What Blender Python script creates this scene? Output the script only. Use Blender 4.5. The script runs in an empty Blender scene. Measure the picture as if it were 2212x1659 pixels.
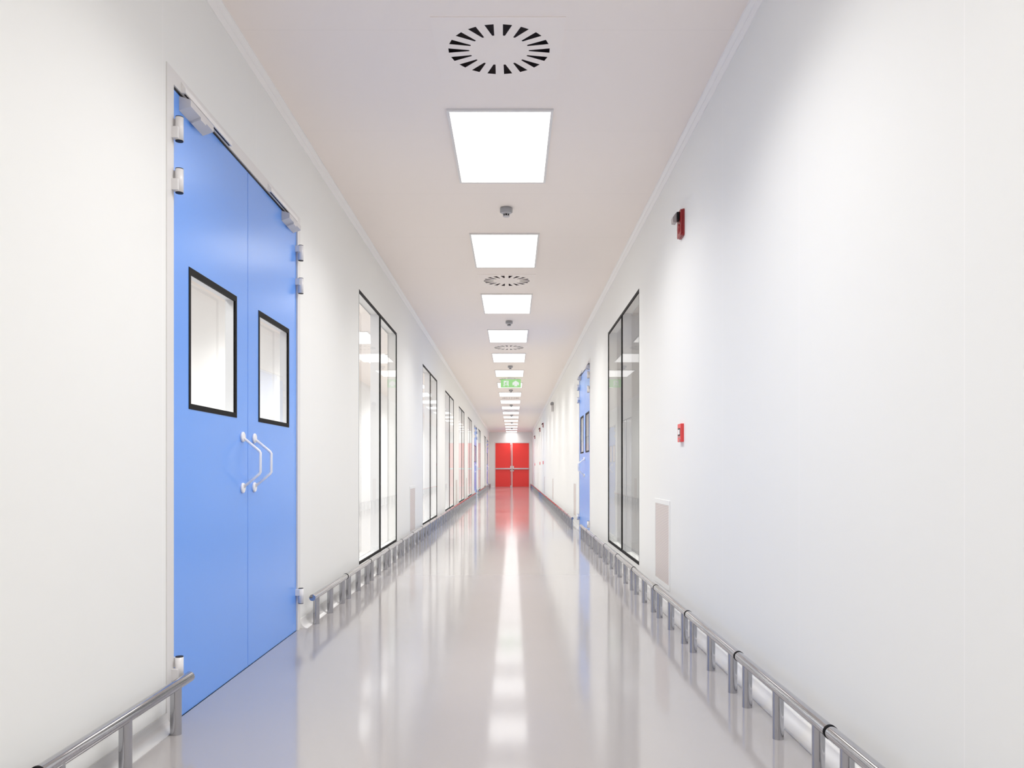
import bpy, math
from mathutils import Vector, Matrix

# ------------------------------------------------------------------ set-up
sc = bpy.context.scene
col = sc.collection
PI = math.pi

# the corridor, in metres: +Y runs down the corridor, floor at z = 0
EYE = 0.957                 # camera height
HC = 2.957                  # ceiling height
XL, XR = -1.281, 1.046      # inner faces of the two long walls
Y0, Y1 = -4.0, 45.75        # corridor start (behind the camera) and end wall
THICK = 0.10                # wall thickness
XLO, XRO = -3.45, 3.30      # outer walls of the side rooms


# ------------------------------------------------------------------ helpers
class MB:
    """Collects quads, boxes, tubes and prisms; build() links them as ONE mesh object."""

    def __init__(self):
        self.v, self.f, self.s, self.m = [], [], [], []

    def face(self, pts, smooth=False, mi=0):
        b = len(self.v)
        self.v += [tuple(p) for p in pts]
        self.f.append(tuple(range(b, b + len(pts))))
        self.s.append(smooth)
        self.m.append(mi)

    def box(self, x0, x1, y0, y1, z0, z1, mi=0):
        b = len(self.v)
        self.v += [(x0, y0, z0), (x1, y0, z0), (x1, y1, z0), (x0, y1, z0),
                   (x0, y0, z1), (x1, y0, z1), (x1, y1, z1), (x0, y1, z1)]
        for q in ((0, 3, 2, 1), (4, 5, 6, 7), (0, 1, 5, 4), (1, 2, 6, 5), (2, 3, 7, 6), (3, 0, 4, 7)):
            self.f.append(tuple(b + i for i in q))
            self.s.append(False)
            self.m.append(mi)

    def prism(self, poly, lo, hi, axis='y'):
        """poly: 2-D outline; extruded along axis from lo to hi.  y: poly=(x,z)  x: poly=(y,z)  z: poly=(x,y)"""
        def at(p, t):
            return {'y': (p[0], t, p[1]), 'x': (t, p[0], p[1]), 'z': (p[0], p[1], t)}[axis]
        n = len(poly)
        b = len(self.v)
        self.v += [at(p, lo) for p in poly] + [at(p, hi) for p in poly]
        self.f += [tuple(b + i for i in range(n)), tuple(b + n + i for i in reversed(range(n)))]
        self.s += [False, False]
        self.m += [0, 0]
        for i in range(n):
            j = (i + 1) % n
            self.f.append((b + i, b + n + i, b + n + j, b + j))
            self.s.append(False)
            self.m.append(0)

    def tube(self, path, r, seg=20, caps=True):
        """A round tube along a polyline, mitred at its bends."""
        P = [Vector(p) for p in path]
        n = len(P)
        T = [(P[i + 1] - P[i]).normalized() for i in range(n - 1)]
        up = Vector((0, 0, 1)) if abs(T[0].z) < 0.9 else Vector((0, 1, 0))
        rings = []
        nrm = T[0].cross(up).normalized()
        for i in range(n):
            t = T[0] if i == 0 else (T[-1] if i == n - 1 else (T[i - 1] + T[i]).normalized())
            nn = (nrm - t * nrm.dot(t)).normalized()
            bb = t.cross(nn)
            k = 1.0
            if 0 < i < n - 1:
                k = 1.0 / max(0.4, t.dot(T[i]))
            bend = (T[i] - T[i - 1]).normalized() if 0 < i < n - 1 and (T[i] - T[i - 1]).length > 1e-6 else None
            ring = []
            for a in range(seg):
                d = nn * math.cos(2 * PI * a / seg) + bb * math.sin(2 * PI * a / seg)
                if bend is not None:
                    d = d + bend * (d.dot(bend) * (k - 1))
                ring.append(P[i] + d * r)
            rings.append(ring)
            nrm = nn
        b = len(self.v)
        for ring in rings:
            self.v += [tuple(p) for p in ring]
        for i in range(n - 1):
            for a in range(seg):
                c = (a + 1) % seg
                self.f.append((b + i * seg + a, b + (i + 1) * seg + a, b + (i + 1) * seg + c, b + i * seg + c))
                self.s.append(True)
                self.m.append(0)
        if caps:
            self.face(rings[0])
            self.face(list(reversed(rings[-1])))

    def lathe(self, prof, axis='z', seg=32, c=(0, 0, 0)):
        """prof: (radius, height) pairs; revolved about the axis through c."""
        def at(r, a, h):
            p, q = r * math.cos(a), r * math.sin(a)
            d = {'z': (p, q, h), 'x': (h, p, q), 'y': (p, h, q)}[axis]
            return (c[0] + d[0], c[1] + d[1], c[2] + d[2])
        for i in range(len(prof) - 1):
            (r0, h0), (r1, h1) = prof[i], prof[i + 1]
            if r0 < 1e-6 and r1 < 1e-6:
                continue
            for k in range(seg):
                a, e = 2 * PI * k / seg, 2 * PI * (k + 1) / seg
                if r0 < 1e-6:
                    self.face([at(0, 0, h0), at(r1, e, h1), at(r1, a, h1)])
                elif r1 < 1e-6:
                    self.face([at(r0, a, h0), at(r0, e, h0), at(0, 0, h1)])
                else:
                    self.face([at(r0, a, h0), at(r0, e, h0), at(r1, e, h1), at(r1, a, h1)], smooth=True)

    def ring(self, o, i, lo, hi, axis='x'):
        """A flat rectangular ring. o, i = (u0, u1, v0, v1) outer and inner; lo..hi its thickness along axis."""
        u0, u1, v0, v1 = o
        a0, a1, b0, b1 = i
        for (p0, p1, q0, q1) in ((u0, u1, b1, v1), (u0, u1, v0, b0), (u0, a0, b0, b1), (a1, u1, b0, b1)):
            if p1 - p0 < 1e-6 or q1 - q0 < 1e-6:
                continue
            if axis == 'x':
                self.box(lo, hi, p0, p1, q0, q1)
            elif axis == 'z':
                self.box(p0, p1, q0, q1, lo, hi)
            else:
                self.box(p0, p1, lo, hi, q0, q1)

    def build(self, name, mat, parent=None, bevel=0.0, weld=False, data_only=False):
        me = bpy.data.meshes.new(name)
        me.from_pydata(self.v, [], self.f)
        for p, s, mi in zip(me.polygons, self.s, self.m):
            p.use_smooth = s
            p.material_index = mi
        for m in (mat if isinstance(mat, (list, tuple)) else [mat]):
            me.materials.append(m)
        import bmesh
        bm = bmesh.new()
        bm.from_mesh(me)
        bmesh.ops.remove_doubles(bm, verts=bm.verts, dist=1e-6)
        bmesh.ops.recalc_face_normals(bm, faces=bm.faces)
        bm.to_mesh(me)
        bm.free()
        if data_only:
            return me
        o = bpy.data.objects.new(name, me)
        col.objects.link(o)
        if parent is not None:
            o.parent = parent
        if bevel:
            bv = o.modifiers.new('bevel', 'BEVEL')
            bv.width = bevel
            bv.segments = 3
            bv.limit_method = 'ANGLE'
        return o


def empty(name, loc=(0, 0, 0), rz=0.0):
    o = bpy.data.objects.new(name, None)
    o.empty_display_size = 0.1
    col.objects.link(o)
    o.location = loc
    o.rotation_euler = (0, 0, rz)
    return o


def tag(o, label=None, cat=None, group=None, kind=None):
    if label:
        o['label'] = label
    if cat:
        o['category'] = cat
    if group:
        o['group'] = group
    if kind:
        o['kind'] = kind
    return o


def kids(o):
    return [c for c in bpy.data.objects if c.parent == o]


def copy_tree(o, parent=None):
    c = o.copy()
    col.objects.link(c)
    if parent is not None:
        c.parent = parent
    for ch in kids(o):
        copy_tree(ch, c)
    return c


ORD = ['first', 'second', 'third', 'fourth', 'fifth', 'sixth', 'seventh', 'eighth', 'ninth', 'tenth',
       'eleventh', 'twelfth', 'thirteenth', 'fourteenth', 'fifteenth', 'sixteenth', 'seventeenth']


# ------------------------------------------------------------------ materials
def lin(r, g, b):
    f = lambda c: (c / 255 / 12.92) if c / 255 <= 0.04045 else ((c / 255 + 0.055) / 1.055) ** 2.4
    return (f(r), f(g), f(b), 1.0)


def principled(name, color, rough=0.5, metal=0.0, spec=0.5, coat=0.0):
    m = bpy.data.materials.new(name)
    m.use_nodes = True
    b = m.node_tree.nodes['Principled BSDF']
    b.inputs['Base Color'].default_value = color
    b.inputs['Roughness'].default_value = rough
    b.inputs['Metallic'].default_value = metal
    b.inputs['Specular IOR Level'].default_value = spec
    b.inputs['Coat Weight'].default_value = coat
    return m


def speckle(m, scale, amount, rough_amount=0.0):
    """faint procedural variation of a material's own colour"""
    nt = m.node_tree
    b = nt.nodes['Principled BSDF']
    base = tuple(b.inputs['Base Color'].default_value)
    tc = nt.nodes.new('ShaderNodeTexCoord')
    n = nt.nodes.new('ShaderNodeTexNoise')
    n.inputs['Scale'].default_value = scale
    n.inputs['Detail'].default_value = 4
    nt.links.new(tc.outputs['Object'], n.inputs['Vector'])
    mx = nt.nodes.new('ShaderNodeMix')
    mx.data_type = 'RGBA'
    mx.inputs[6].default_value = tuple(c * (1 - amount) for c in base[:3]) + (1,)
    mx.inputs[7].default_value = tuple(min(1, c * (1 + amount)) for c in base[:3]) + (1,)
    nt.links.new(n.outputs['Fac'], mx.inputs[0])
    nt.links.new(mx.outputs[2], b.inputs['Base Color'])
    if rough_amount:
        r = b.inputs['Roughness'].default_value
        mr = nt.nodes.new('ShaderNodeMapRange')
        mr.inputs['To Min'].default_value = r - rough_amount
        mr.inputs['To Max'].default_value = r + rough_amount
        nt.links.new(n.outputs['Fac'], mr.inputs['Value'])
        nt.links.new(mr.outputs[0], b.inputs['Roughness'])
    return m


def seams(m, pitch, first, width, seam_color):
    """straight panel joints across the length of the corridor, every pitch metres"""
    nt = m.node_tree
    b = nt.nodes['Principled BSDF']
    base = tuple(b.inputs['Base Color'].default_value)
    tc = nt.nodes.new('ShaderNodeTexCoord')
    sp = nt.nodes.new('ShaderNodeSeparateXYZ')
    nt.links.new(tc.outputs['Object'], sp.inputs[0])
    def math_(op, a, v):
        n = nt.nodes.new('ShaderNodeMath')
        n.operation = op
        nt.links.new(a, n.inputs[0])
        n.inputs[1].default_value = v
        return n.outputs[0]
    d = math_('SUBTRACT', sp.outputs['Y'], first - 40 * pitch)
    d = math_('DIVIDE', d, pitch)
    d = math_('FRACT', d, 0)
    d = math_('LESS_THAN', d, width / pitch)
    mx = nt.nodes.new('ShaderNodeMix')
    mx.data_type = 'RGBA'
    mx.inputs[6].default_value = base
    mx.inputs[7].default_value = seam_color
    nt.links.new(d, mx.inputs[0])
    nt.links.new(mx.outputs[2], b.inputs['Base Color'])
    return m


def emission(name, color, strength):
    m = bpy.data.materials.new(name)
    m.use_nodes = True
    nt = m.node_tree
    nt.nodes.clear()
    e = nt.nodes.new('ShaderNodeEmission')
    e.inputs['Color'].default_value = color
    e.inputs['Strength'].default_value = strength
    out = nt.nodes.new('ShaderNodeOutputMaterial')
    nt.links.new(e.outputs[0], out.inputs['Surface'])
    return m


def thin_glass(name, tint, ior=1.45):
    m = bpy.data.materials.new(name)
    m.use_nodes = True
    nt = m.node_tree
    nt.nodes.clear()
    # reflectance of one pane face, the same from either side: f0 + (1 - f0) (1 - |cos|)^5
    f0 = ((ior - 1) / (ior + 1)) ** 2
    ge = nt.nodes.new('ShaderNodeNewGeometry')
    dp = nt.nodes.new('ShaderNodeVectorMath')
    dp.operation = 'DOT_PRODUCT'
    nt.links.new(ge.outputs['Incoming'], dp.inputs[0])
    nt.links.new(ge.outputs['Normal'], dp.inputs[1])
    def op(kind, a, v, swap=False):
        n = nt.nodes.new('ShaderNodeMath')
        n.operation = kind
        nt.links.new(a, n.inputs[1 if swap else 0])
        n.inputs[0 if swap else 1].default_value = v
        return n.outputs[0]
    c = op('ABSOLUTE', dp.outputs['Value'], 0)
    c = op('SUBTRACT', c, 1.0, swap=True)
    c = op('POWER', c, 5.0)
    c = op('MULTIPLY', c, 0.44 - f0)
    c = op('ADD', c, f0)
    tr = nt.nodes.new('ShaderNodeBsdfTransparent')
    tr.inputs['Color'].default_value = tint
    gl = nt.nodes.new('ShaderNodeBsdfGlossy')
    gl.inputs['Roughness'].default_value = 0.0
    gl.inputs['Color'].default_value = (1, 1, 1, 1)
    mx = nt.nodes.new('ShaderNodeMixShader')
    out = nt.nodes.new('ShaderNodeOutputMaterial')
    nt.links.new(c, mx.inputs[0])
    nt.links.new(tr.outputs[0], mx.inputs[1])
    nt.links.new(gl.outputs[0], mx.inputs[2])
    nt.links.new(mx.outputs[0], out.inputs['Surface'])
    return m


GLOW = 2.3                 # the lit face of a panel
WATT = 21.0                # the light a panel throws
M = {}
M['wall'] = seams(principled('white_wall_panel', (0.872, 0.878, 0.862, 1), 0.5, spec=0.4), 1.14, 1.972, 0.0035, (0.93, 0.925, 0.915, 1))
M['ceiling'] = seams(principled('white_ceiling_panel', (0.94, 0.862, 0.812, 1), 0.5, spec=0.3), 1.154, 3.878, 0.004, (0.89, 0.815, 0.765, 1))
M['floor'] = speckle(principled('grey_resin_floor', (0.385, 0.364, 0.362, 1), 0.095, spec=0.5), 3.0, 0.015, 0.008)
M['floor'].node_tree.nodes['Principled BSDF'].inputs['IOR'].default_value = 2.05
M['trim'] = principled('white_trim', (0.91, 0.89, 0.88, 1), 0.4)
M['cove'] = principled('white_cove', (0.82, 0.81, 0.80, 1), 0.25)
M['frame'] = principled('white_door_frame', (0.78, 0.765, 0.755, 1), 0.35)
M['blue'] = speckle(principled('blue_door_laminate', lin(106, 164, 252), 0.24, spec=0.5), 2.0, 0.012)
M['blue'].node_tree.nodes['Principled BSDF'].inputs['IOR'].default_value = 1.75
M['red'] = speckle(principled('red_door_paint', lin(252, 68, 62), 0.35), 2.0, 0.012)
M['black'] = principled('black_gasket', (0.010, 0.009, 0.009, 1), 0.6, spec=0.15)
M['rubber'] = principled('dark_plastic', (0.012, 0.011, 0.013, 1), 0.5, spec=0.25)
M['chrome'] = speckle(principled('polished_steel', (0.47, 0.47, 0.495, 1), 0.055, metal=1.0), 30.0, 0.05, 0.01)
M['joint'] = principled('black_joint', (0.012, 0.012, 0.013, 1), 0.8, spec=0.1)
M['plastic'] = principled('white_plastic', (0.80, 0.785, 0.79, 1), 0.25)
M['enamel'] = principled('white_enamel_handle', (0.92, 0.91, 0.92, 1), 0.2)
M['closer'] = principled('grey_closer_casing', (0.66, 0.64, 0.645, 1), 0.4)
M['lamp'] = emission('lamp_diffuser', (1.0, 0.975, 0.955, 1), GLOW)
M['vent'] = principled('white_vent_plate', (0.945, 0.87, 0.82, 1), 0.5)
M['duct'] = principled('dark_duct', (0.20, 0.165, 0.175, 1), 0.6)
M['grey'] = speckle(principled('grey_detector_plastic', (0.36, 0.36, 0.38, 1), 0.4), 40, 0.03)
M['grey_light'] = principled('pale_detector_plastic', (0.55, 0.54, 0.56, 1), 0.4)
M['alarm_red'] = principled('alarm_red', lin(150, 24, 28), 0.35)
M['point_red'] = principled('call_point_red', lin(238, 74, 74), 0.35)
M['label'] = principled('white_label', (0.85, 0.85, 0.85, 1), 0.4)
M['lens'] = principled('strobe_lens', (0.36, 0.32, 0.31, 1), 0.12, spec=0.7)
M['green'] = emission('sign_green', lin(166, 224, 150), 0.95)
M['sign_white'] = emission('sign_white', lin(240, 244, 238), 0.95)
M['glass'] = thin_glass('window_glass', (0.97, 0.98, 0.975, 1))
M['liner'] = principled('white_reveal', (0.82, 0.825, 0.835, 1), 0.4)
M['steel'] = principled('satin_steel', (0.60, 0.60, 0.61, 1), 0.35, metal=0.6)

# perforated sheet of the wall grilles: a fine grid of small holes
m = principled('perforated_sheet', lin(216, 205, 200), 0.45)
nt = m.node_tree
tc = nt.nodes.new('ShaderNodeTexCoord')
vo = nt.nodes.new('ShaderNodeTexVoronoi')
vo.inputs['Scale'].default_value = 90
vo.inputs['Randomness'].default_value = 0.0
rp = nt.nodes.new('ShaderNodeValToRGB')
rp.color_ramp.elements[0].position = 0.26
rp.color_ramp.elements[0].color = lin(150, 138, 134)
rp.color_ramp.elements[1].position = 0.34
rp.color_ramp.elements[1].color = lin(226, 216, 211)
nt.links.new(tc.outputs['Object'], vo.inputs['Vector'])
nt.links.new(vo.outputs['Distance'], rp.inputs['Fac'])
nt.links.new(rp.outputs['Color'], nt.nodes['Principled BSDF'].inputs['Base Color'])
M['perforated'] = m


# ------------------------------------------------------------------ the shell
# positions along the walls
WIN_W, WIN_Z0, WIN_Z1 = 2.30, 0.160, 2.455
WIN_L = [7.087, 12.09, 16.12, 20.18, 24.25, 31.4, 37.9]      # near edges, left wall
WIN_R = [7.057]
DOOR_HALF, DOOR_H = 0.986, 2.462
DOOR_L = [4.130, 28.99, 42.50]
DOOR_R = [12.490]
RED_X, RED_HALF, RED_H = -0.040, 0.905, 2.36


def panel_with_holes(mb, at, u0, u1, v0, v1, holes):
    """A slab (d = 0 front, d = 1 back) with rectangular holes and their reveals. at(u, v, d) -> point."""
    us = sorted({u0, u1} | {h[0] for h in holes} | {h[1] for h in holes})
    vs = sorted({v0, v1} | {h[2] for h in holes} | {h[3] for h in holes})
    def solid(a, b, c, d):
        return not any(h[0] - 1e-6 <= a and b <= h[1] + 1e-6 and h[2] - 1e-6 <= c and d <= h[3] + 1e-6 for h in holes)
    for i in range(len(us) - 1):
        for j in range(len(vs) - 1):
            a, b, c, d = us[i], us[i + 1], vs[j], vs[j + 1]
            if solid(a, b, c, d):
                for k in (0, 1):
                    mb.face([at(a, c, k), at(b, c, k), at(b, d, k), at(a, d, k)])
    for (a, b, c, d) in list(holes) + [(u0, u1, v0, v1)]:
        mb.face([at(a, c, 0), at(b, c, 0), at(b, c, 1), at(a, c, 1)])
        mb.face([at(a, d, 0), at(b, d, 0), at(b, d, 1), at(a, d, 1)])
        mb.face([at(a, c, 0), at(a, d, 0), at(a, d, 1), at(a, c, 1)])
        mb.face([at(b, c, 0), at(b, d, 0), at(b, d, 1), at(b, c, 1)])


lh = [(y, y + WIN_W, WIN_Z0, WIN_Z1) for y in WIN_L] + [(y - DOOR_HALF, y + DOOR_HALF, 0, DOOR_H) for y in DOOR_L]
rh = [(y, y + WIN_W, WIN_Z0, WIN_Z1) for y in WIN_R] + [(y - DOOR_HALF, y + DOOR_HALF, 0, DOOR_H) for y in DOOR_R]
mb = MB()
panel_with_holes(mb, lambda u, v, d: (XL - d * THICK, u, v), Y0, Y1, 0, HC, lh)
tag(mb.build('wall_left', M['wall']), 'long white panel wall on the left with seven tall windows', 'wall', kind='structure')
mb = MB()
panel_with_holes(mb, lambda u, v, d: (XR + d * THICK, u, v), Y0, Y1, 0, HC, rh)
tag(mb.build('wall_right', M['wall']), 'long white panel wall on the right with one tall window', 'wall', kind='structure')
mb = MB()
panel_with_holes(mb, lambda u, v, d: (u, Y1 + d * THICK, v), XLO, XRO, 0, HC,
                 [(RED_X - RED_HALF - .05, RED_X + RED_HALF + .05, 0, RED_H + .05)])
tag(mb.build('wall_far', M['wall']), 'white end wall around the red double door', 'wall', kind='structure')
mb = MB()
mb.box(XLO, XRO, Y0 - .1, Y0, 0, HC)
tag(mb.build('wall_behind', M['wall']), 'white end wall behind the camera', 'wall', kind='structure')
mb = MB()
mb.box(XLO - .1, XLO, Y0 - .1, Y1 + .1, 0, HC)
tag(mb.build('wall_outer_left', M['liner']), 'white back wall of the bright room behind the left windows', 'wall', kind='structure')
mb = MB()
mb.box(XRO, XRO + .1, Y0 - .1, Y1 + .1, 0, HC)
mb.box(XR + THICK, XRO, 11.10, 11.20, 0, HC)
tag(mb.build('wall_outer_right', M['liner']), 'white back wall of the dim room behind the right window', 'wall', kind='structure')
mb = MB()
mb.box(XLO - .1, XRO + .1, Y0 - .1, Y1 + .1, -0.08, 0.0)
tag(mb.build('floor', M['floor']), 'glossy pale grey resin floor of the corridor', 'floor', kind='structure')

VENT_X, VENT_Y = -0.066, [4.064 + 4.974 * k for k in range(9)]
mb = MB()
panel_with_holes(mb, lambda u, v, d: (u, v, HC + d * 0.04), XLO - .1, XRO + .1, Y0 - .1, Y1 + .1,
                 [(VENT_X - .27, VENT_X + .27, y - .27, y + .27) for y in VENT_Y])
tag(mb.build('ceiling', M['ceiling']), 'white panelled ceiling above the corridor', 'ceiling', kind='structure')


def sweep_y(mb, prof, y0, y1, smooth):
    """an open profile [(x, z)...] swept along Y, closed at both ends"""
    for i in range(len(prof) - 1):
        (xa, za), (xb, zb) = prof[i], prof[i + 1]
        mb.face([(xa, y0, za), (xa, y1, za), (xb, y1, zb), (xb, y0, zb)], smooth=smooth)
    mb.face([(x, y0, z) for x, z in prof])
    mb.face([(x, y1, z) for x, z in prof])


def cornice_prof(xw, s):
    # a flat sloping strip with a small step at each edge
    w, h = 0.040, 0.047
    return [(xw, HC), (xw, HC - h), (xw + s * .006, HC - h), (xw + s * .009, HC - h + .004),
            (xw + s * .019, HC - .026), (xw + s * .022, HC - .026), (xw + s * (w - .005), HC - .007),
            (xw + s * w, HC - .006), (xw + s * w, HC), (xw, HC)]


for name, xw, s, lab in (('trim_1', XL, 1, 'white cornice strip along the top of the left wall'),
                         ('trim_2', XR, -1, 'white cornice strip along the top of the right wall')):
    mb = MB()
    sweep_y(mb, cornice_prof(xw, s), Y0, Y1, False)
    tag(mb.build(name, M['trim']), lab, 'trim', kind='structure')
mb = MB()
mb.prism([(Y1, HC - .047), (Y1 - .009, HC - .047), (Y1 - .040, HC - .006), (Y1 - .040, HC), (Y1, HC)], XL + .03, XR - .03, 'x')
tag(mb.build('trim_3', M['trim']), 'white cornice strip over the red double door', 'trim', kind='structure')


def cove_prof(xw, s, n=8):
    w, h = 0.046, 0.058
    pts = [(xw, 0.0), (xw, h)]
    for i in range(n + 1):
        a = i / n * PI / 2
        pts.append((xw + s * (.004 + (w - .004) * (1 - math.cos(a))), .003 + (h - .003) * (1 - math.sin(a))))
    pts.append((xw + s * w, 0.0))
    return pts


for name, xw, s, doors, lab in (('baseboard_left', XL, 1, DOOR_L, 'curved white cove skirting along the foot of the left wall'),
                                ('baseboard_right', XR, -1, DOOR_R, 'curved white cove skirting along the foot of the right wall')):
    mb = MB()
    y = Y0
    for d in doors + [None]:
        e = Y1 if d is None else d - DOOR_HALF
        sweep_y(mb, cove_prof(xw, s), y, e, True)
        y = None if d is None else d + DOOR_HALF
    tag(mb.build(name, M['cove']), lab, 'skirting', kind='structure')
mb = MB()
for a, b in ((XL + .046, RED_X - RED_HALF - .055), (RED_X + RED_HALF + .055, XR - .046)):
    mb.prism([(Y1, 0), (Y1 - .046, 0), (Y1 - .03, .008), (Y1 - .012, .025), (Y1, .058)], a, b, 'x')
tag(mb.build('baseboard_far', M['cove']), 'white cove skirting at the foot of the end wall', 'skirting', kind='structure')


# ------------------------------------------------------------------ windows
# local frame: +x out of the wall into the corridor, y along the wall, z up
def make_window():
    r = empty('window_1')
    h = WIN_W / 2
    z0, z1 = WIN_Z0, WIN_Z1
    b, a = .024, .006
    f = MB()
    f.ring((-h, h, z0, z1), (-h + a, h - a, z0 + b, z1 - b), -.010, .001)
    f.box(-.010, .001, -.019, .019, z0 + b, z1 - b)
    f.build('window_frame', M['black'], r)
    f = MB()
    f.box(-.094, -.0105, -.020, .020, z0, z1)
    f.build('mullion', M['liner'], r)
    for y0, y1 in ((-h + a, -.019), (.019, h - a)):
        g = MB()
        g.face([(-.004, y0, z0 + b), (-.004, y1, z0 + b), (-.004, y1, z1 - b), (-.004, y0, z1 - b)])
        g.build('pane', M['glass'], r)
    for y0, y1 in ((-h, -.020), (.020, h)):
        g = MB()
        g.face([(-.096, y0, z0), (-.096, y1, z0), (-.096, y1, z1), (-.096, y0, z1)])
        g.build('inner_pane', M['glass'], r)
    f = MB()
    f.ring((-h, h, z0, z1), (-h + .010, h - .010, z0 + .010, z1 - .010), -.100, -.097)
    f.build('inner_gasket', M['closer'], r)
    return r


win = make_window()
WIN_LAB = ['tall two-pane window on the left wall, nearest the camera after the blue double door',
           'second tall two-pane window along the left wall, beyond the first wall grille',
           'third tall narrow-looking two-pane window along the left wall',
           'fourth tall two-pane window along the left wall',
           'fifth tall window on the left wall, just before the far blue door',
           'sixth tall window on the left wall, just beyond the far blue door',
           'farthest tall window on the left wall, near the end of the corridor']
for i, y in enumerate(WIN_L):
    o = win if i == 0 else copy_tree(win)
    o.name = 'window_%d' % (i + 1)
    o.location = (XL, y + WIN_W / 2, 0)
    tag(o, WIN_LAB[i], 'window', kind='structure')
o = copy_tree(win)
o.name = 'window_8'
o.location = (XR, WIN_R[0] + WIN_W / 2, 0)
o.rotation_euler = (0, 0, PI)
tag(o, 'tall two-pane window on the right wall, reflecting ceiling lights and green sign', 'window', kind='structure')


# ------------------------------------------------------------------ blue double doors
LEAF_HALF, LEAF_H = 0.920, 2.396


def make_hinge(root, y, z, side):
    """side = +1: the leaf lies towards +y of the hinge line, -1: towards -y"""
    x0, rr, hh = .024, .0150, .093
    b = MB()
    b.lathe([(0, -hh / 2 + .003), (rr, -hh / 2 + .003), (rr, hh / 2 - .003), (0, hh / 2 - .003)], 'z', 28, (x0, y, z))
    # lower knuckle plate reaches the frame, upper one reaches the leaf
    a, c = sorted((y, y - side * .026))
    b.box(0.0, x0 + .004, a, c, z - .040, z + .002)
    a, c = sorted((y, y + side * .022))
    b.box(-.006, x0 - .002, a, c, z + .004, z + .040)
    h = b.build('hinge', M['plastic'], root)
    for s in (1, -1):
        b = MB()
        b.lathe([(0, s * (hh / 2 - .003)), (rr * .97, s * (hh / 2 - .003)), (rr * .97, s * hh / 2), (0, s * hh / 2)], 'z', 28, (x0, y, z))
        b.build('hinge_cap', M['rubber'], h)


def make_blue_door():
    r = empty('door_1')
    f = MB()
    o = DOOR_HALF
    f.ring((-o, o, -1.0, DOOR_H), (-LEAF_HALF - .002, LEAF_HALF + .002, -1.0, LEAF_H + .010), -.085, .004)
    f.build('door_frame', M['frame'], r)
    f = MB()
    f.ring((-LEAF_HALF - .002, LEAF_HALF + .002, -1.0, LEAF_H + .010), (-LEAF_HALF + .02, LEAF_HALF - .02, -1.0, LEAF_H - .02), -.070, -.056)
    f.box(-.016, -.002, -LEAF_HALF, LEAF_HALF, LEAF_H + .0005, LEAF_H + .0095)  # dark strip laid in the gap over the leaves as its shade
    f.box(-.056, -.0505, -.020, .020, .002, LEAF_H - .004)  # dark backing added behind the leaf joint so the gap looks shaded
    f.build('door_seal', M['rubber'], r)
    for s in (-1, 1):
        y0, y1 = (-LEAF_HALF, -.0025) if s < 0 else (.0025, LEAF_HALF)
        wc = s * .462
        w0, w1, z0, z1 = wc - .293, wc + .293, 1.196, 1.760
        b = MB()
        panel_with_holes(b, lambda u, v, d: (-.004 - d * .046, u, v), y0, y1, .0006, LEAF_H, [(w0, w1, z0, z1)])
        leaf = b.build('door_leaf', M['blue'], r)
        g = .021
        b = MB()
        b.ring((w0, w1, z0, z1), (w0 + g, w1 - g, z0 + .022, z1 - .026), -.012, -.002)
        b.build('window_gasket', M['black'], leaf)
        b = MB()
        b.ring((w0, w1, z0, z1), (w0 + .020, w1 - .020, z0 + .020, z1 - .020), -.050, -.0125)
        b.build('window_liner', M['liner'], leaf)
        for nm, x in (('window_pane', -.0062), ('inner_pane', -.047)):
            b = MB()
            b.face([(x, w0 + .02, z0 + .02), (x, w1 - .02, z0 + .02), (x, w1 - .02, z1 - .02), (x, w0 + .02, z1 - .02)])
            b.build(nm, M['glass'], leaf)
        # bent pull handle with two round roses
        hy = s * .0905
        b = MB()
        b.tube([(-.004, hy, 1.112), (.078, hy, 1.043), (.083, hy, 1.034), (.083, hy, .944), (.078, hy, .935), (-.004, hy, .866)], .0066, 16)
        hd = b.build('pull_handle', M['enamel'], leaf)
        for z in (1.110, .868):
            b = MB()
            b.lathe([(0, -.004), (.0245, -.004), (.0245, .004), (.021, .007), (0, .007)], 'x', 28, (0, hy, z))
            b.build('handle_rose', M['enamel'], leaf)
        # hinges
        for z in (2.238, 2.043, .206):
            make_hinge(r, s * LEAF_HALF, z, -s)
        # door closer: sloping casing on the leaf, slide rail on the frame header
        c0, c1 = (s * .852, s * .600)
        a, e = sorted((c0, c1))
        b = MB()
        b.prism([(-.004, 2.338), (-.004, 2.393), (.041, 2.379), (.041, 2.354)], a, e, 'y')
        a2, e2 = sorted((s * .852 - s * .105, s * .852 - s * .165))
        b.prism([(.004, 2.330), (.004, 2.350), (.0415, 2.370), (.0415, 2.344)], a2, e2, 'y')
        cl = b.build('door_closer', M['closer'], r)
        a, e = sorted((s * .852, s * .310))
        b = MB()
        b.prism([(.004, 2.4045), (.004, 2.4475), (.022, 2.424), (.022, 2.4045)], a, e, 'y')
        b.build('slide_rail', M['trim'], cl)
        b = MB()
        b.box(.010, .0165, a + .012, e - .012, 2.4030, 2.4050)
        b.build('rail_slot', M['rubber'], cl)
        b = MB()
        b.box(.008, .018, *sorted((s * .740, s * .772)), 2.386, 2.4046)
        b.build('closer_arm', M['closer'], cl)
    return r


def cut_below_floor(root):
    # the door-frame rings were drawn past the floor so that they have no sill; trim them at z = 0
    import bmesh
    for o in kids(root):
        if o.type != 'MESH':
            continue
        if min(v.co.z for v in o.data.vertices) < -.5:
            bm = bmesh.new()
            bm.from_mesh(o.data)
            bmesh.ops.bisect_plane(bm, geom=bm.verts[:] + bm.edges[:] + bm.faces[:], plane_co=(0, 0, 0),
                                   plane_no=(0, 0, -1), clear_outer=True)
            bm.to_mesh(o.data)
            bm.free()


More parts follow.
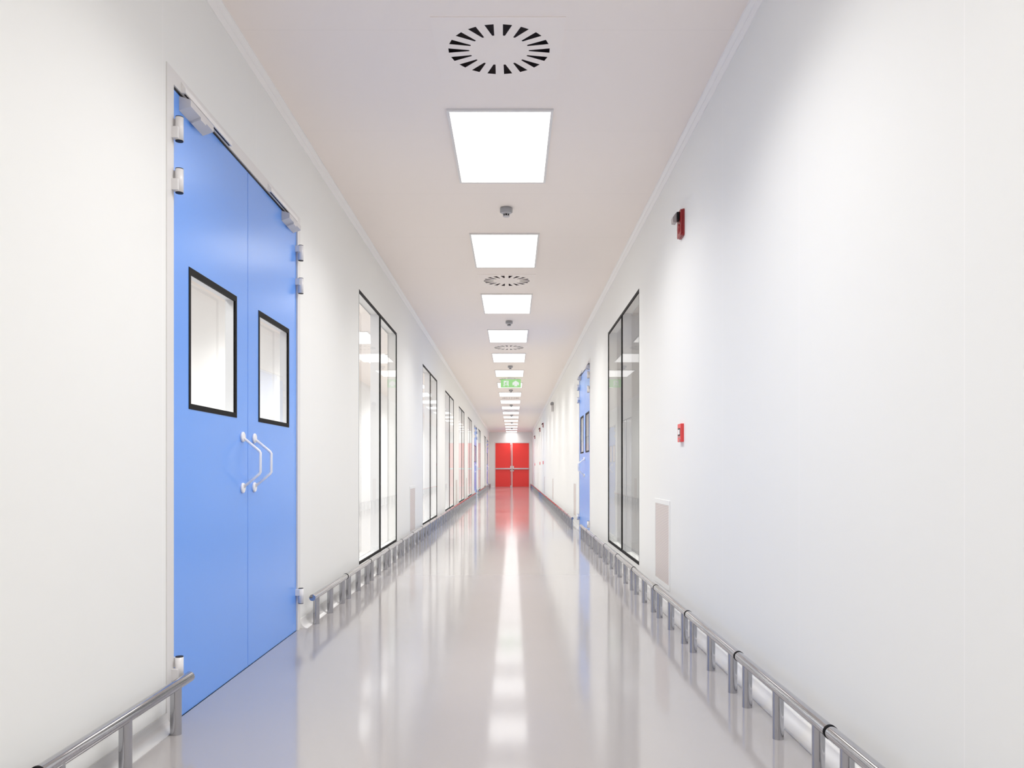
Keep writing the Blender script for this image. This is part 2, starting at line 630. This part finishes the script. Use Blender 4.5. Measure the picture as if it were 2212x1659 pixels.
bd = make_blue_door()
cut_below_floor(bd)
DOOR_LAB = ['large blue double door with two black-framed windows, near left in the corridor',
            'small-looking blue double door far down the left wall, between two tall windows',
            'farthest blue double door on the left wall, close to the red end door']
for i, y in enumerate(DOOR_L):
    o = bd if i == 0 else copy_tree(bd)
    o.name = 'door_%d' % (i + 1)
    o.location = (XL, y, 0)
    tag(o, DOOR_LAB[i], 'door', kind='structure')
o = copy_tree(bd)
o.name = 'door_4'
o.location = (XR, DOOR_R[0], 0)
o.rotation_euler = (0, 0, PI)
tag(o, 'blue double door on the right wall, between two bumper rails', 'door', kind='structure')

# ------------------------------------------------------------------ red double door at the end
rd = empty('door_5', (RED_X, Y1, 0))
tag(rd, 'red double door with grey push bars closing the end of the corridor', 'door', kind='structure')
b = MB()
b.ring((-RED_HALF - .05, RED_HALF + .05, -1, RED_H + .05), (-RED_HALF, RED_HALF, -1, RED_H), -.008, .09, 'y')
b.build('door_frame', M['frame'], rd)
cut_below_floor(rd)
for s in (-1, 1):
    y0, y1 = sorted((s * .0015 - .008, s * (RED_HALF - .003)))
    b = MB()
    b.box(y0, y1, .004, .050, .006, RED_H - .004)
    leaf = b.build('door_leaf', M['red'], rd)
    a, e = sorted((s * .885, s * .092))
    b = MB()
    b.prism([(-.040, .945), (-.052, .955), (-.052, 1.010), (-.040, 1.020), (-.012, 1.020), (-.012, .945)], a, e, 'x')
    b.box(*sorted((s * .885, s * .845)), -.040, .004, .950, 1.015)
    b.build('push_bar', M['steel'], leaf, bevel=.004)
    cx = s * .068 - .008
    b = MB()
    b.box(cx - .032, cx + .032, -.046, .004, .842, 1.130)
    lk = b.build('latch_case', M['plastic'], leaf, bevel=.004)
    b = MB()
    b.lathe([(0, -.075), (.020, -.075), (.026, -.068), (.026, -.046)], 'y', 20, (cx, 0, .935))
    b.build('latch_knob', M['rubber'], lk)
b = MB()
b.box(-.034, .014, -.012, .004, .006, RED_H - .004)
b.build('astragal', M['frame'], rd)
b = MB()
b.tube([(-.080, -.016, .05), (-.080, -.016, .842)], .009, 12)
b.tube([(-.080, -.016, 1.130), (-.080, -.016, RED_H - .06)], .009, 12)
b.build('bolt_rod', M['steel'], rd)
b = MB()
b.box(-.105, -.050, -.024, .004, .01, .085)
b.box(-.105, -.050, -.024, .004, RED_H - .08, RED_H - .01)
b.build('bolt_keeper', M['plastic'], rd, bevel=.003)

# ------------------------------------------------------------------ ceiling lights
LX, LY = -0.072, [4.725 + 2.487 * k for k in range(17)]
cl = empty('ceiling_light', (LX, LY[0] + .60, HC))
b = MB()
b.ring((-.2975, .2975, -.60, .60), (-.2825, .2825, -.583, .583), -.012, 0, 'z')
b.build('lamp_frame', M['frame'], cl)
b = MB()
b.face([(-.2825, -.583, -.009), (.2825, -.583, -.009), (.2825, .583, -.009), (-.2825, .583, -.009)])
d = b.build('diffuser', M['lamp'], cl)
for p in d.data.polygons:                       # the lit face looks down
    if p.normal.z > 0:
        p.flip()
lamp_data = bpy.data.lights.new('panel_lamp', 'AREA')
lamp_data.shape = 'RECTANGLE'
lamp_data.size, lamp_data.size_y = .565, 1.166
lamp_data.energy = WATT
lamp_data.color = (1.0, 0.982, 0.962)
lamp_data.spread = math.radians(134)


room_data = lamp_data.copy()
room_data.energy = WATT * 1.8
end_data = lamp_data.copy()                     # the last panel, tight against the end wall, is a dimmer one
end_data.energy = WATT * 0.42


def lamp(x, y, data=lamp_data):
    o = bpy.data.objects.new('panel_lamp', data)
    col.objects.link(o)
    o.location = (x, y, HC - .0135)


for i, y in enumerate(LY):
    lamp(LX, y + .60, lamp_data if i < 16 else end_data)
    o = cl if i == 0 else copy_tree(cl)
    o.location = (LX, y + .60, HC)
    w = {0: 'nearest the camera, right after the big swirl vent', 16: 'last of the row, against the end wall',
         6: 'seventh from the camera, half hidden by the green exit sign'}.get(i, ORD[i] + ' in the row counted from the camera')
    tag(o, 'glowing white ceiling panel light, ' + w, 'ceiling light', 'row of ceiling panel lights')
for y in (2.238, -0.249, -2.736):
    lamp(LX, y + .60)
    o = copy_tree(cl)
    o.location = (LX, y + .60, HC)
    tag(o, 'glowing white ceiling panel light above or behind the camera, outside the picture', 'ceiling light', 'ceiling panel lights outside the picture')
for k in range(17):
    lamp(-2.40, 3.0 + 2.487 * k, room_data)
    o = copy_tree(cl)
    o.location = (-2.40, 3.0 + 2.487 * k, HC)
    tag(o, 'glowing white ceiling panel light in the side room behind the left windows', 'ceiling light', 'ceiling panel lights in the left side room')
lamp(2.40, 8.80)  # unseen lamp and panel added to brighten the dim room behind the glass
o = copy_tree(cl)
o.location = (2.40, 8.80, HC)
tag(o, 'glowing white ceiling panel light in the room behind the right window', 'ceiling light', 'ceiling panel lights in the right side room')
for y in (13.2, 16.3):
    lamp(2.2, y)
    o = copy_tree(cl)
    o.location = (2.2, y, HC)
    tag(o, 'glowing white ceiling panel light in the room behind the right blue door', 'ceiling light', 'ceiling panel lights in the right side room')

# ------------------------------------------------------------------ swirl vents
vt = empty('ceiling_vent', (VENT_X, VENT_Y[0], HC))
b = MB()
R0, R1, NS, ZP = .142, .242, 18, -.003
def pol(r, a):
    return (r * math.cos(a), r * math.sin(a), ZP)
step = 2 * PI / NS
inner, outer = [], []
for k in range(NS):
    t = k * step
    aw, bw = .088, .034
    inner += [pol(R0, t - bw), pol(R0, t + bw)]
    outer += [pol(R1, t - aw), pol(R1, t + aw)]
b.face(inner)
for k in range(NS):
    i0 = 2 * k + 1
    i1 = (2 * k + 2) % (2 * NS)
    b.face([inner[i0], outer[i0], outer[i1], inner[i1]])
def sq(a):
    c, s_ = math.cos(a), math.sin(a)
    m_ = .300 / max(abs(c), abs(s_))
    return (c * m_, s_ * m_, ZP)
ring = []
for k in range(NS):
    t = k * step
    for da in (-.088, .088):
        ring.append((t + da, pol(R1, t + da)))
for k in range(4):
    a = PI / 4 + k * PI / 2
    ring.append((a, pol(R1, a)))
ring.sort(key=lambda e: e[0] % (2 * PI))
for i in range(len(ring)):
    (a0, p0), (a1, p1) = ring[i], ring[(i + 1) % len(ring)]
    b.face([p0, sq(a0), sq(a1), p1])
e = .300
for (xa, ya), (xb, yb) in (((-e, -e), (e, -e)), ((e, -e), (e, e)), ((e, e), (-e, e)), ((-e, e), (-e, -e))):
    b.face([(xa, ya, ZP), (xb, yb, ZP), (xb, yb, 0), (xa, ya, 0)])
b.build('vent_plate', M['vent'], vt)
b = MB()
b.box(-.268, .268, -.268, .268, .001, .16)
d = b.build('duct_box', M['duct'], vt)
import bmesh
bm = bmesh.new()
bm.from_mesh(d.data)
bmesh.ops.delete(bm, geom=[f for f in bm.faces if f.normal.z < -.9], context='FACES')
bm.to_mesh(d.data)
bm.free()
for i, y in enumerate(VENT_Y):
    o = vt if i == 0 else copy_tree(vt)
    o.location = (VENT_X, y, HC)
    w = 'largest and nearest the camera' if i == 0 else ORD[i] + ' in the row counted from the camera'
    tag(o, 'square white ceiling vent with dark radial slots, ' + w, 'vent', 'swirl vents in the ceiling')

# ------------------------------------------------------------------ smoke detectors
sd = empty('smoke_detector', (-0.051, 6.52, HC))
b = MB()
b.lathe([(.040, 0), (.0475, -.004), (.0475, -.034), (.040, -.040), (.028, -.043), (0, -.043)], 'z', 40)
b.build('detector_base', M['grey'], sd)
b = MB()
b.lathe([(.0405, -.0405), (.028, -.0435), (.0265, -.048), (0, -.048)], 'z', 40)
b.build('detector_collar', M['grey_light'], sd)
b = MB()
for k in range(8):
    a = (k + .5) * PI / 4
    ca, sa = math.cos(a), math.sin(a)
    b.tube([(.025 * ca, .025 * sa, -.046), (.023 * ca, .023 * sa, -.063)], .0028, 8)
b.lathe([(.0265, -.0635), (.0265, -.0665), (0, -.068)], 'z', 40)
b.lathe([(0, -.0625), (.0265, -.0635)], 'z', 40)
hd = b.build('sensor_cage', M['grey_light'], sd)
b = MB()
b.lathe([(.019, -.046), (.019, -.062)], 'z', 28)
b.build('sensor_chamber', M['rubber'], sd)
for i in range(8):
    o = sd if i == 0 else copy_tree(sd)
    o.location = (-0.051, 6.52 + 4.974 * i, HC)
    w = 'nearest the camera, between the first two lights' if i == 0 else ORD[i] + ' in the row counted from the camera'
    tag(o, 'small round grey ceiling smoke detector, ' + w, 'smoke detector', 'smoke detectors in the ceiling')

# ------------------------------------------------------------------ exit sign
sg = empty('exit_sign', (-0.047, 18.60, HC))
tag(sg, 'lit green hanging sign with white running figure and upward arrow', 'sign')
SZ0, SZ1 = -.217, -.040
b = MB()
b.box(-.219, .219, -.009, .009, SZ0, SZ1)
b.build('sign_panel', M['green'], sg)
b = MB()
b.box(-.150, .150, -.014, .014, SZ1, -.028)
b.box(-.06, .06, -.02, .02, -.028, 0)
b.build('sign_bracket', M['plastic'], sg)
q = .00032                                      # outlines below are in sign units
def S(px, py):
    return ((px - 1052) * q, SZ1 - (py - 462) * q)
def sign_poly(mb, pts, lo=-.0115, hi=-.009):
    mb.prism([S(*p) for p in pts], lo, hi, 'y')
b = MB()
sign_poly(b, [(570, 560), (900, 560), (900, 935), (840, 935), (840, 860), (640, 860), (640, 935), (540, 935), (540, 890), (570, 880)])
b.build('doorway_symbol', M['sign_white'], sg)
b = MB()
lo, hi = -.0135, -.0115
def disc(cx, cy, r, n=16):
    return [(cx + r * math.cos(2 * PI * k / n), cy + r * math.sin(2 * PI * k / n)) for k in range(n)]
sign_poly(b, disc(790, 628, 34), lo, hi)
sign_poly(b, [(690, 655), (760, 668), (742, 770), (672, 762)], lo, hi)           # torso
sign_poly(b, [(750, 672), (815, 720), (862, 700), (868, 726), (812, 752), (740, 706)], lo, hi)   # front arm
sign_poly(b, [(695, 655), (640, 690), (622, 760), (650, 766), (666, 708), (702, 690)], lo, hi)   # rear arm
sign_poly(b, [(742, 756), (800, 806), (836, 872), (806, 888), (770, 828), (712, 786)], lo, hi)   # front leg
sign_poly(b, [(676, 752), (716, 770), (690, 842), (610, 868), (602, 838), (662, 816)], lo, hi)   # rear leg
b.build('running_figure', M['green'], sg)
b = MB()
sign_poly(b, [(1385, 548), (1615, 690), (1606, 868), (1560, 868), (1496, 800), (1496, 940), (1290, 940), (1290, 800), (1218, 868), (1172, 868), (1164, 690)])
b.build('arrow_symbol', M['sign_white'], sg)

# ------------------------------------------------------------------ fire alarm sounders and call points (right wall)
# local frame as for the windows: +x out of the wall
def rounded(y0, y1, z0, z1, r, n=5):
    pts = []
    for cy, cz, a0 in ((y1 - r, z1 - r, 0), (y0 + r, z1 - r, PI / 2), (y0 + r, z0 + r, PI), (y1 - r, z0 + r, 1.5 * PI)):
        for k in range(n + 1):
            a = a0 + k / n * PI / 2
            pts.append((cy + r * math.cos(a), cz + r * math.sin(a)))
    return pts


al = empty('fire_alarm_sounder')
b = MB()
b.prism(rounded(-.060, .060, -.082, .082, .012), -.002, .012, 'x')
b.prism(rounded(-.058, .058, -.080, .080, .014), .012, .024, 'x')
b.build('alarm_body', M['alarm_red'], al, bevel=.002)
b = MB()
b.prism(rounded(-.034, .034, .022, .068, .005), .024, .042, 'x')
sh = b.build('strobe_housing', M['rubber'], al, bevel=.002)
b = MB()
b.prism([(.042, .002), (.042, .062), (.050, .060), (.066, .036), (.066, .006)], -.028, .028, 'y')
b.build('strobe_lens', M['lens'], al, bevel=.002)
b = MB()
b.lathe([(.030, .024), (.029, .027), (.022, .031), (.011, .033), (0, .0335)], 'x', 28, (0, 0, -.030))
b.build('horn_dome', M['alarm_red'], al)
cp = empty('call_point')
b = MB()
b.box(-.002, .020, -.050, .050, -.056, .056)
b.build('call_point_body', M['point_red'], cp, bevel=.003)
b = MB()
b.box(.020, .0212, -.034, .034, -.018, .028)
cf = b.build('call_point_surround', M['rubber'], cp)
b = MB()
b.box(.0212, .0226, -.026, .026, -.010, .020)
b.build('press_plate', M['label'], cf)
b = MB()
b.box(.020, .0212, -.030, .030, -.028, -.022)
b.box(.020, .024, .018, .030, -.054, -.040)
b.build('call_point_key', M['grey'], cp)
AL_Y = [5.248, 29.2, 32.6, 40.2]
WHERE = ['near the camera', 'second from the camera', 'third from the camera', 'farthest from the camera']
for i, y in enumerate(AL_Y):
    o = al if i == 0 else copy_tree(al)
    o.location = (XR, y, 2.466)
    o.rotation_euler = (0, 0, PI)
    tag(o, 'red fire alarm sounder with dark strobe, high on right wall, ' + WHERE[i], 'fire alarm', 'fire alarm sounders on the right wall')
    o = cp if i == 0 else copy_tree(cp)
    o.location = (XR, y + .012, 1.181)
    o.rotation_euler = (0, 0, PI)
    tag(o, 'small red fire call point box at hand height on right wall, ' + WHERE[i], 'call point', 'fire call points on the right wall')

# ------------------------------------------------------------------ emergency spotlight (right wall)
em = empty('emergency_light', (XR, 21.90, 2.44), PI)
tag(em, 'white emergency light box with two grey round lamps, high on right wall', 'emergency light')
b = MB()
b.prism(rounded(-.125, .125, 0, .16, .012), 0, .060, 'x')
b.build('battery_box', M['closer'], em, bevel=.003)
for y in (-.062, .062):
    b = MB()
    b.lathe([(0, -.020), (.028, -.016), (.044, .016), (.046, .028), (.040, .030), (.034, .022), (0, .018)], 'y', 28, (.040, 0, .196))
    o = b.build('lamp_head', M['grey'], em)
    o.location = (0, y, 0)
    b = MB()
    b.tube([(.040, y, .158), (.040, y, .17)], .010, 12)
    b.build('lamp_bracket', M['grey'], em)

# ------------------------------------------------------------------ return-air grilles low on the walls
gr = empty('wall_grille')
b = MB()
b.ring((-.30, .30, .14, .745), (-.268, .268, .176, .712), 0, .004)
b.build('grille_frame', M['wall'], gr, bevel=.001)
b = MB()
b.box(0.0004, .0018, -.268, .268, .176, .712)
b.build('perforated_plate', M['perforated'], gr)
GR = [(XR, 5.968, 'right wall, below the near red call point'),
      (XR, 14.36, 'right wall, just beyond the blue double door'),
      (XR, 22.2, 'right wall, below the emergency light'),
      (XR, 28.1, 'right wall, farthest of the four there'),
      (XL, 10.86, 'left wall, between the first and second tall windows'),
      (XL, 19.30, 'left wall, between the third and fourth tall windows'),
      (XL, 23.45, 'left wall, between the fourth and fifth tall windows')]
for i, (x, y, w) in enumerate(GR):
    o = gr if i == 0 else copy_tree(gr)
    o.location = (x, y, 0)
    o.rotation_euler = (0, 0, PI if x > 0 else 0)
    tag(o, 'square perforated air grille low on the ' + w, 'grille', 'air grilles low on the walls')

# ------------------------------------------------------------------ bumper rails
MOD, RZ, RR = 1.026, 0.177, 0.0200
b = MB()
b.lathe([(RR, 0), (RR, RZ)], 'z', 32)
post_me = b.build('post', M['chrome'], data_only=True)
b = MB()
b.lathe([(RR - .0002, -.007), (RR + .0014, -.007), (RR + .0014, .007), (RR - .0002, .007)], 'y', 32)
joint_me = b.build('joint_ring', M['joint'], data_only=True)
b = MB()
b.lathe([(0, -.004), (RR - .001, -.004), (RR, -.003), (RR, 0)], 'y', 32)
cap_me = b.build('end_cap', M['chrome'], data_only=True)


def child(name, me, parent, loc, rz=0):
    o = bpy.data.objects.new(name, me)
    col.objects.link(o)
    o.parent = parent
    o.location = loc
    o.rotation_euler = (0, 0, rz)
    return o


def rail(x, start, n, mirror, label):
    """n modules from start; posts .10/.50/.90 of each module"""
    r = empty('bumper_rail', (x, start, 0))
    L = n * MOD
    b_ = MB()
    b_.tube([(0, 0, RZ), (0, L, RZ)], RR, 32, caps=False)
    b_.build('rail_tube', M['chrome'], r)
    for k in range(n):
        for d_ in (.10, .50, .90):
            child('post', post_me, r, (0, k * MOD + d_, 0))
        if k:
            child('joint_ring', joint_me, r, (0, k * MOD, RZ))
    child('end_cap', cap_me, r, (0, 0, RZ))
    child('end_cap', cap_me, r, (0, L, RZ), PI)
    tag(r, label, 'rail', 'polished bumper rails along the walls')
    return r


RXL, RXR = -1.2165, 0.942
rail(RXL, 3.20 - 5 * MOD, 5, False, 'polished steel bumper rail at lower left, ending at the near blue door')
rail(RXL, 5.17, 22, False, 'long polished steel bumper rail under the left windows, starting past the near blue door')
rail(RXL, 30.10, 11, False, 'polished steel bumper rail on the left, beyond the second blue door')
rail(RXL, 43.60, 2, False, 'shortest polished steel bumper rail, at the far left end of the corridor')
rail(RXR, 11.76 - 13 * MOD, 13, False, 'polished steel bumper rail at right, from the foreground to the right blue door')
rail(RXR, 13.50, 31, False, 'long polished steel bumper rail on the right, beyond the right blue door')

# ------------------------------------------------------------------ camera, world, view
cam = bpy.data.cameras.new('camera')
cam.sensor_fit = 'HORIZONTAL'
cam.sensor_width = 36.0
cam.lens = 36.0 * 1840.0 / 2212.0
cam.shift_x = -2.0 / 2212.0
cam.shift_y = 184.0 / 2212.0
cam.clip_start = 0.05
cam.clip_end = 200
co = bpy.data.objects.new('camera', cam)
co.location = (0, 0, EYE)
co.rotation_euler = (PI / 2, 0, 0)
col.objects.link(co)
sc.camera = co

w = bpy.data.worlds.new('world')
w.use_nodes = True
w.node_tree.nodes['Background'].inputs['Color'].default_value = (0.9, 0.9, 0.92, 1)
w.node_tree.nodes['Background'].inputs['Strength'].default_value = 0.3
sc.world = w

vs = sc.view_settings
vs.view_transform = 'Standard'
vs.look = 'None'
vs.exposure = 0.05
vs.gamma = 1.0
vs.use_curve_mapping = False
cy = sc.cycles
cy.use_denoising = True
cy.max_bounces = 9
cy.diffuse_bounces = 6
cy.glossy_bounces = 5
cy.transparent_max_bounces = 14
cy.use_adaptive_sampling = True
cy.adaptive_threshold = 0.05
cy.caustics_reflective = True
cy.sample_clamp_indirect = 8.0
